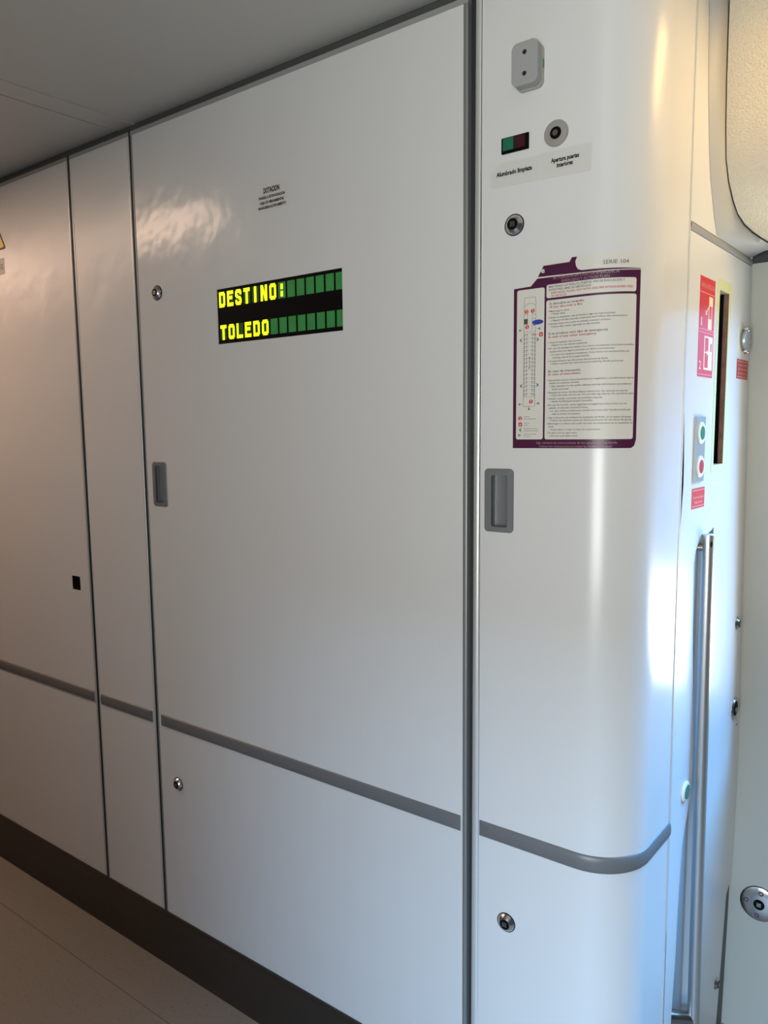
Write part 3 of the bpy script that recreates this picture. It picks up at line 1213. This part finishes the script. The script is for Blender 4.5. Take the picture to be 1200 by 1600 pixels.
put_text(gm, 'Fire extinguisher', 0.0855, 1.4510, 0.0020, 0.0215, d=TD)
put_text(gm, 'Alarma', 0.0855, 1.4440, 0.0020, 0.009, d=TD)
put_text(gm, 'Alarm', 0.0855, 1.4405, 0.0020, 0.007, d=TD)
put_text(gm, 'Ventana de socorro', 0.0850, 1.4345, 0.0020, 0.0245, d=TD)
put_text(gm, 'Emergency exit window', 0.0850, 1.4310, 0.0020, 0.0260, d=TD)
put_text(gm, 'Vía de evacuación', 0.0850, 1.4255, 0.0020, 0.0235, d=TD)
put_text(gm, 'Exit path', 0.0850, 1.4220, 0.0020, 0.0110, d=TD)
gm.build('legend_text', m_ink_grey, po)
for u, z in ((0.0876, 1.6297), (0.0988, 1.6300), (0.0890, 1.6046), (0.0975, 1.4808), (0.0779, 1.4530)):
    g = G(MC)
    g.lathe(u, z, [(0.0034, TD), (0.0034, TD + .0001), (0.0002, TD + .0001)], n=18)
    q = g.build('extinguisher_symbol', m_red, po)
    g = G(MC)
    g.box(u - .0002, u + .0010, z - .0024, z + .0016, TD + .0001, TD + .0002)
    g.box(u - .0014, u + .0004, z + .0012, z + .0022, TD + .0001, TD + .0002)
    g.build('symbol_mark', m_paper, q)
for u, z in ((0.1141, 1.5906), (0.0783, 1.4426)):
    g = G(MC)
    g.prism(rrect(u - 0.0031, u + 0.0031, z - 0.0034, z + 0.0034, 0.0012, 3), TD, TD + .0001)
    if u > 0.1:
        ln(g, 0.1000, 1.5915, 0.1112, 1.5905, 0.0005)
    q = g.build('alarm_symbol', m_red, po)
    g = G(MC)
    g.lathe(u, z + .0004, [(0.0012, TD + .0001), (0.0012, TD + .0002), (0.0002, TD + .0002)], n=12)
    g.box(u - .0010, u + .0010, z - .0020, z, TD + .0001, TD + .0002)
    g.build('symbol_mark', m_paper, q)
g = G(MC)
pts = [(0.1078 + 0.0102 * cos(2 * pi * i / 20), 1.6110 + 0.0040 * sin(2 * pi * i / 20)) for i in range(20)]
g.prism(pts, TD, TD + .0001)
g.prism([(0.1010, 1.6085), (0.1040, 1.6075), (0.0998, 1.6048)], TD, TD + .0001)
g.build('plan_blue_bubble', m_blue, po)
g = G(MC)


def arrow(u, z, dx, dz, L=0.0055, branches=1):
    ln(g, u, z, u + dx * L, z + dz * L, 0.0009)
    tu, tz = u + dx * L, z + dz * L
    for s in (1, -1):
        a = atan2(dz, dx) + s * 2.45
        ln(g, tu, tz, tu + cos(a) * 0.0030, tz + sin(a) * 0.0030, 0.0009)


for u, z, dx, dz in ((0.0800, 1.5999, -1, 0), (0.1072, 1.6004, 1, 0), (0.0804, 1.4766, -1, 0), (0.1065, 1.4774, 1, 0),
                     (0.0939, 1.4722, 0, -1), (0.0804, 1.4241, -1, 0)):
    g = G(MC)
    arrow(u, z, dx, dz)
    g.build('exit_arrow', m_mapgreen, po)
for u, z, s in ((0.0800, 1.5834, -1), (0.1060, 1.5829, 1), (0.0812, 1.5073, -1), (0.1065, 1.5080, 1), (0.0806, 1.4331, -1)):
    g = G(MC)
    arrow(u, z, s, 0, 0.0040)
    ln(g, u, z + .0030, u + s * .0030, z + .0015, 0.0008)
    ln(g, u, z - .0030, u + s * .0030, z - .0015, 0.0008)
    g.build('window_exit_arrow', m_mapgreen, po)

# ================================================================== THINGS ON THE SIDE WALL
# ---- red emergency sign with two pictograms
es = thing('emergency_opening_sign', MS(0.31, 1.526, 0),
           'tall red sign with two white pictograms numbered 1 and 2 beside the slit opening', 'sign')
a0, a1 = 0.2710, 0.3560
g = G(MS)
g.box(a0, a1, 1.5265, 1.7045, 0.0, 0.0006)
g.build('sign_sheet', m_red, es)
e0, e1 = 0.0006, 0.0009
for z in (1.6770, 1.6120, 1.6065, 1.5310):
    g = G(MS)
    g.box(a0, a1, z - 0.0006, z + 0.0006, e0, e1)
    g.build('sign_line', m_signpink, es)
g = G(MS)
put_text(g, 'ABRIR EN EMERGENCIA', (a0 + a1) / 2, 1.6855, 0.0085, 0.076, 'C', d=e1)
g.build('sign_heading', m_signpink, es)
g = G(MS)
# pictogram 1: lever unit
g.box(0.3230, 0.3440, 1.6560, 1.6730, e0, e1)
g.box(0.3200, 0.3410, 1.6140, 1.6330, e0, e1)
g.box(0.3225, 0.3250, 1.6300, 1.6580, e0, e1)
g.box(0.3385, 0.3410, 1.6300, 1.6580, e0, e1)
g.prism([(0.3060, 1.6420), (0.3100, 1.6420), (0.3240, 1.6540), (0.3280, 1.6570), (0.3220, 1.6560)], e0, e1)
g.prism([(0.3040, 1.6470), (0.3060, 1.6380), (0.3150, 1.6400), (0.3100, 1.6430)], e0, e1)
put_text(g, '1', 0.2800, 1.6180, 0.0150, 0.005, d=e1, bold=0.01)
# pictogram 2: door with an opening leaf
g.ring([(0.3030, 1.5400), (0.3500, 1.5400), (0.3500, 1.6010), (0.3030, 1.6010)],
       [(0.3065, 1.5435), (0.3270, 1.5435), (0.3270, 1.5980), (0.3065, 1.5980)], e0, e1)
g.box(0.3050, 0.3290, 1.5705, 1.5725, e0, e1)
g.prism([(0.3290, 1.5715), (0.3190, 1.5765), (0.3190, 1.5665)], e0, e1)
put_text(g, '2', 0.2770, 1.5400, 0.0150, 0.0105, d=e1, bold=0.01)
g.build('pictograms', m_signwhite, es)
g = G(MS)
g.box(0.3385, 0.3450, 1.5745, 1.5890, e1, e1 + .0002)
g.build('pictogram_window', m_red, es)

# ---- button plate
bp = thing('button_plate', MS(0.303, 1.333, 0), 'narrow grey metal plate with one green and one red push button', 'door control')
g = G(MS)
g.prism(rrect(0.2660, 0.3180, 1.3340, 1.4540, 0.001, 2), 0.0, 0.0040)
g.build('plate', mat('plate_grey', (0.36, 0.37, 0.35), 0.42, 0.5), bp)
for zc, mm, nm in ((1.4240, m_green, 'green'), (1.3620, m_redbtn, 'red')):
    g = G(MS)
    g.lathe(0.2930, zc, [(0.0200, 0.0038), (0.0200, 0.0058), (0.0188, 0.0068), (0.0125, 0.0070)], n=32)
    rg = g.build('push_button', m_button_white, bp, smooth=True)
    rg['label'] = nm + ' push button with white ring'
    g = G(MS)
    g.lathe(0.2930, zc, [(0.0130, 0.0066), (0.0125, 0.0075), (0.0060, 0.0079)], n=28)
    g.build('button_cap', mm, rg, smooth=True)


# ---- small red notices
def notice(name, label, y0, y1, z0, z1, lines, m, tm):
    t = thing(name, MS((y0 + y1) / 2, z0, 0), label, 'sticker')
    g = G(MS)
    g.box(y0, y1, z0, z1, 0.0, 0.0006)
    g.build('sticker_sheet', m, t)
    g = G(MS)
    h = z1 - z0
    g.box(y0 + 0.002, y1 - 0.002, z1 - 0.0048, z1 - 0.0034, 0.0006, 0.0009)
    g.box(y0 + 0.002, y1 - 0.002, z0 + 0.0034, z0 + 0.0048, 0.0006, 0.0009)
    for s, z, c, w_ in lines:
        put_text(g, s, (y0 + y1) / 2, z, c, w_, 'C', d=0.0010, bold=0.015)
    g.build('sticker_print', tm, t)
    return t


notice('red_notice', 'bright red sticker with two lines of pale text below the green and red buttons', 0.2655, 0.3380, 1.2840, 1.3220,
       [('No abrir antes del paro', 1.3025, 0.0048, 0.060), ('Riesgo de golpe', 1.2935, 0.0046, 0.042)], m_red, m_signpink)
notice('red_notice', 'dull red sticker with three lines of pale text under the round twist handle', 0.5180, 0.6000, 1.5340, 1.5740,
       [('No accionar en marcha', 1.5605, 0.0048, 0.066), ('sólo en caso de emergencia', 1.5520, 0.0048, 0.070),
        ('avise al personal de tren', 1.5435, 0.0048, 0.070)], m_red_faded, m_signpink)

# ---- round twist handle on a cream disc
th = thing('twist_handle', MS(0.572, 1.585, 0), 'round silver twist handle on a cream disc near the far edge of the side panel', 'handle')
g = G(MS)
g.lathe(0.5460, 1.6150, [(0.033, 0.0), (0.031, 0.0012), (0.029, 0.0016)], n=36)
g.build('base_disc', mat('disc_cream', (0.66, 0.65, 0.50), 0.45), th, smooth=True)
g = G(MS)
g.lathe(0.5520, 1.6130, [(0.0235, 0.0012), (0.0240, 0.0035), (0.0205, 0.0045), (0.0205, 0.0065), (0.0240, 0.0075), (0.0235, 0.0105),
                         (0.0200, 0.0115)], n=36)
g.build('handle_ring', mat('handle_silver', (0.42, 0.43, 0.41), 0.33, 0.7), th, smooth=True)
for zc in (1.6355, 1.5905):
    g = G(MS)
    g.lathe(0.5480, zc, [(0.0060, 0.006), (0.0060, 0.0130), (0.0050, 0.0140)], n=14)
    g.build('screw', m_steel, th, smooth=True)

# ---- steel grab bar
gb_ = thing('grab_bar', (-0.300, 0.335, 0.20), 'long vertical stainless steel grab bar standing in the side panel recess', 'handrail')


def tube(name, p0, p1, r, material, parent, n=24, cap=True):
    p0, p1 = Vector(p0), Vector(p1)
    ax = (p1 - p0).normalized()
    a = ax.orthogonal().normalized()
    b = ax.cross(a)
    vs, fs = [], []
    prof_ = [(0, r - 0.0012), (0.0012, r), ((p1 - p0).length - 0.0012, r), ((p1 - p0).length, r - 0.0012)]
    for t, rr in prof_:
        for i in range(n):
            w = 2 * pi * i / n
            vs.append(p0 + ax * t + a * rr * cos(w) + b * rr * sin(w))
    for j in range(3):
        for i in range(n):
            fs.append((j * n + i, j * n + (i + 1) % n, (j + 1) * n + (i + 1) % n, (j + 1) * n + i))
    fs += [tuple(range(n)), tuple(range(3 * n, 4 * n))]
    return link(name, vs, fs, material, parent, smooth=True)


BT, BB = (-0.3020, 0.337, 1.2310), (-0.2945, 0.337, 0.165)
tube('bar', BT, BB, 0.0118, m_grip, gb_)
tube('bracket', (-0.350, 0.290, 0.2350), (-0.2985, 0.337, 0.2220), 0.0130, m_steel_dark, gb_)
tube('bracket', (-0.326, 0.331, 1.2050), (-0.3060, 0.337, 1.2050), 0.0075, m_steel_dark, gb_)
g = G(lambda x, z, y: Vector((x, y, z)))
cc = Vector((-0.3020 + 0.0078, 0.337 - 0.0094, 1.2130))
nn = Vector((0.64, -0.77, 0)).normalized()
tt = Vector((-nn.y, nn.x, 0))
vs = [tuple(cc + nn * 0.0 + tt * 0.0026 * cos(2 * pi * i / 14) + Vector((0, 0, 0.0060)) * sin(2 * pi * i / 14)) for i in range(14)]
vs += [tuple(Vector(v) - nn * 0.004) for v in vs]
link('grub_screw', vs, [tuple(range(14)), tuple(range(14, 28))] + [(i, (i + 1) % 14, 14 + (i + 1) % 14, 14 + i) for i in range(14)],
     m_ink, gb_)

# ---- small fittings along the side wall
lk = square_lock(None, MS, 0.5980, 0.9990, r=0.0145, prot=0.008, name='cam_lock')
tag(lk, 'small protruding steel lock on the side panel above the keyhole ring', 'lock')
kh = thing('keyhole_ring', MS(0.618, 0.80, 0), 'steel ring around a keyhole on the far edge of the side panel', 'lock')
g = G(MS)
g.lathe(0.6080, 0.8000, [(0.0265, 0.0), (0.0265, 0.003), (0.0235, 0.0060), (0.0170, 0.0045), (0.0165, 0.001)], n=32)
g.build('ring', m_steel, kh, smooth=True)
g = G(MS)
g.lathe(0.6080, 0.8000, [(0.0170, 0.0005), (0.0170, 0.0046), (0.0165, 0.0046)], n=28)
g.build('keyhole', m_black, kh, smooth=True)
g = G(MS)
g.lathe(0.6080, 0.7970, [(0.0060, 0.003), (0.0060, 0.0068), (0.005, 0.0075)], n=12)
g.build('key_core', m_steel_dark, kh, smooth=True)
lk = square_lock(None, MS, 0.5500, 0.1600, r=0.0150, prot=0.009, name='cam_lock')
tag(lk, 'small protruding steel lock low on the side panel near the floor', 'lock')
for nm, y, z, lb in (('tiny_label', 0.590, 0.752, 'tiny clear sticker with dark marks under the keyhole ring, the lower of two'),
                     ('tiny_label', 0.632, 0.757, 'tiny clear sticker with dark marks close to the far wall below the keyhole ring')):
    t = thing(nm, MS(y, z - 0.012, 0), lb, 'label')
    g = G(MS)
    g.box(y - 0.018, y + 0.016, z - 0.014, z + 0.014, 0.0, 0.0004)
    g.build('label_film', m_film, t)
    g = G(MS)
    g.box(y - 0.006, y + 0.006, z + 0.004, z + 0.008, 0.0004, 0.0007)
    g.box(y - 0.012, y + 0.010, z - 0.008, z - 0.003, 0.0004, 0.0007)
    g.build('label_marks', m_ink_grey, t)
pg = thing('green_push_button', MS(0.303, 0.708, 0), 'single green round button with white ring low beside the grab bar', 'button')
g = G(MS)
g.lathe(0.2900, 0.7290, [(0.0200, 0.0), (0.0200, 0.0030), (0.0185, 0.0042), (0.0130, 0.0044)], n=30)
g.build('button_ring', m_button_white, pg, smooth=True)
g = G(MS)
g.lathe(0.2900, 0.7290, [(0.0145, 0.0040), (0.0140, 0.0052), (0.006, 0.0056)], n=24)
g.build('button_cap', m_green, pg, smooth=True)

# ---- round lock plate on the far wall
rp = thing('round_lock_plate', (-0.2225, far_y(0.33), 0.295), 'round steel lock plate with four screws and black centre, low on the grey far wall', 'lock')
pc = (-0.2240, 0.3240)
pr = 0.0400
g = G(MW)
g.lathe(pc[0], pc[1], [(pr + 0.001, 0.0), (pr + 0.001, 0.0010), (pr, 0.0012)], n=44)
g.build('plate_seal', m_black, rp, smooth=True)
g = G(MW)
g.lathe(pc[0], pc[1], [(pr, 0.0010), (pr, 0.0030), (pr - 0.003, 0.0048), (0.0125, 0.0056)], n=44)
g.build('plate', m_steel, rp, smooth=True)
g = G(MW)
g.lathe(pc[0], pc[1], [(0.0120, 0.0050), (0.0120, 0.0062), (0.0105, 0.0062)], n=24)
g.build('lock_well', m_black, rp)
g = G(MW)
g.box(pc[0] - 0.0045, pc[0] + 0.0045, pc[1] - 0.0045, pc[1] + 0.0045, 0.006, 0.0075)
g.build('square_key', m_steel_dark, rp)
for a in (1.45, 1.45 + pi / 2, 1.45 + pi, 1.45 + 1.5 * pi):
    g = G(MW)
    g.lathe(pc[0] + 0.0275 * cos(a), pc[1] + 0.0275 * sin(a), [(0.0055, 0.004), (0.0055, 0.0060), (0.0028, 0.0056), (0.0026, 0.0045)], n=14)
    g.build('screw', mat('screw_dark', (0.10, 0.10, 0.11), 0.35, 0.8), rp, smooth=True)

# ================================================================== OVERHEAD COVER (textured lining in a moulded frame)
cov = thing('overhead_cover', (0.1, 0.45, 1.79),
            'beige textured overhead panel with rounded lower corner set in a smooth grey moulded frame', 'cover panel')
inner = [(0.305, 2.30, -0.2975), (0.315, 2.1741, -0.2983), (0.320, 2.1135, -0.2990), (0.330, 2.0538, -0.3007), (0.345, 1.9722, -0.3019),
         (0.360, 1.9212, -0.3023), (0.380, 1.8866, -0.3003), (0.410, 1.8587, -0.2970), (0.440, 1.8415, -0.2938),
         (0.470, 1.8265, -0.2869), (0.500, 1.8165, -0.2765), (0.520, 1.8075, -0.2643), (0.535, 1.7999, -0.2523),
         (0.548, 1.7930, -0.235), (0.556, 1.7880, -0.210), (0.560, 1.7860, -0.170), (0.562, 1.7850, 0.10), (0.562, 1.7850, 1.30)]
outer = [(0.255, 2.30, None), (0.263, 2.160, None), (0.270, 2.085, None), (0.277, 2.010, None), (0.291, 1.927, None), (0.305, 1.875, None),
         (0.320, 1.845, None), (0.335, 1.815, None), (0.354, 1.788, None), (0.42, 1.786, None),
         (0.48, 1.786, None), (0.54, 1.786, None), (0.588, 1.786, None), (0.592, 1.7985, -0.280), (0.594, 1.7985, -0.250), (0.596, 1.799, -0.19),
         (0.60, 1.799, 0.10), (0.60, 1.799, 1.30)]
NL = 8
vs, fs = [], []
for (yi, zi, xi), (yo, zo, xo) in zip(inner, outer):
    if xo is None:
        xo = side_x(yo) + 0.0005
    a, b = Vector((xo, yo, zo)), Vector((xi, yi, zi))
    for k in range(NL + 1):
        t = k / NL
        p = a.lerp(b, t)
        bul = 0.010 * sin(pi * t)
        p += Vector((bul * 0.8, -bul * 0.5, -bul * 0.1))
        vs.append(p)
for i in range(len(inner) - 1):
    for k in range(NL):
        q = i * (NL + 1) + k
        fs.append((q, q + 1, q + NL + 2, q + NL + 1))
link('moulded_frame', vs, fs, m_mould, cov, smooth=True)
# textured panel: contour ruled to the right, with a thickness and a shadow gap
pan = [(y, z, x) for y, z, x in inner[:16]]
vs, fs = [], []
NR = 14
for i, (y, z, x) in enumerate(pan):
    for k in range(NR + 1):
        t = (k / NR) ** 1.6
        xx = x + 0.0022 + (1.30 - x) * t
        vs.append(Vector((xx, y - 0.004, z + (0.0022 if i > 8 else 0.0))))
for i in range(len(pan) - 1):
    for k in range(NR):
        q = i * (NR + 1) + k
        fs.append((q, q + 1, q + NR + 2, q + NR + 1))
# rim turned back
base = len(vs)
for i, (y, z, x) in enumerate(pan):
    vs.append(Vector((x + 0.0022, y + 0.012, z + (0.0022 if i > 8 else 0.0))))
for i in range(len(pan) - 1):
    fs.append((i * (NR + 1), (i + 1) * (NR + 1), base + i + 1, base + i))
link('textured_panel', vs, fs, m_fabric, cov, smooth=True)
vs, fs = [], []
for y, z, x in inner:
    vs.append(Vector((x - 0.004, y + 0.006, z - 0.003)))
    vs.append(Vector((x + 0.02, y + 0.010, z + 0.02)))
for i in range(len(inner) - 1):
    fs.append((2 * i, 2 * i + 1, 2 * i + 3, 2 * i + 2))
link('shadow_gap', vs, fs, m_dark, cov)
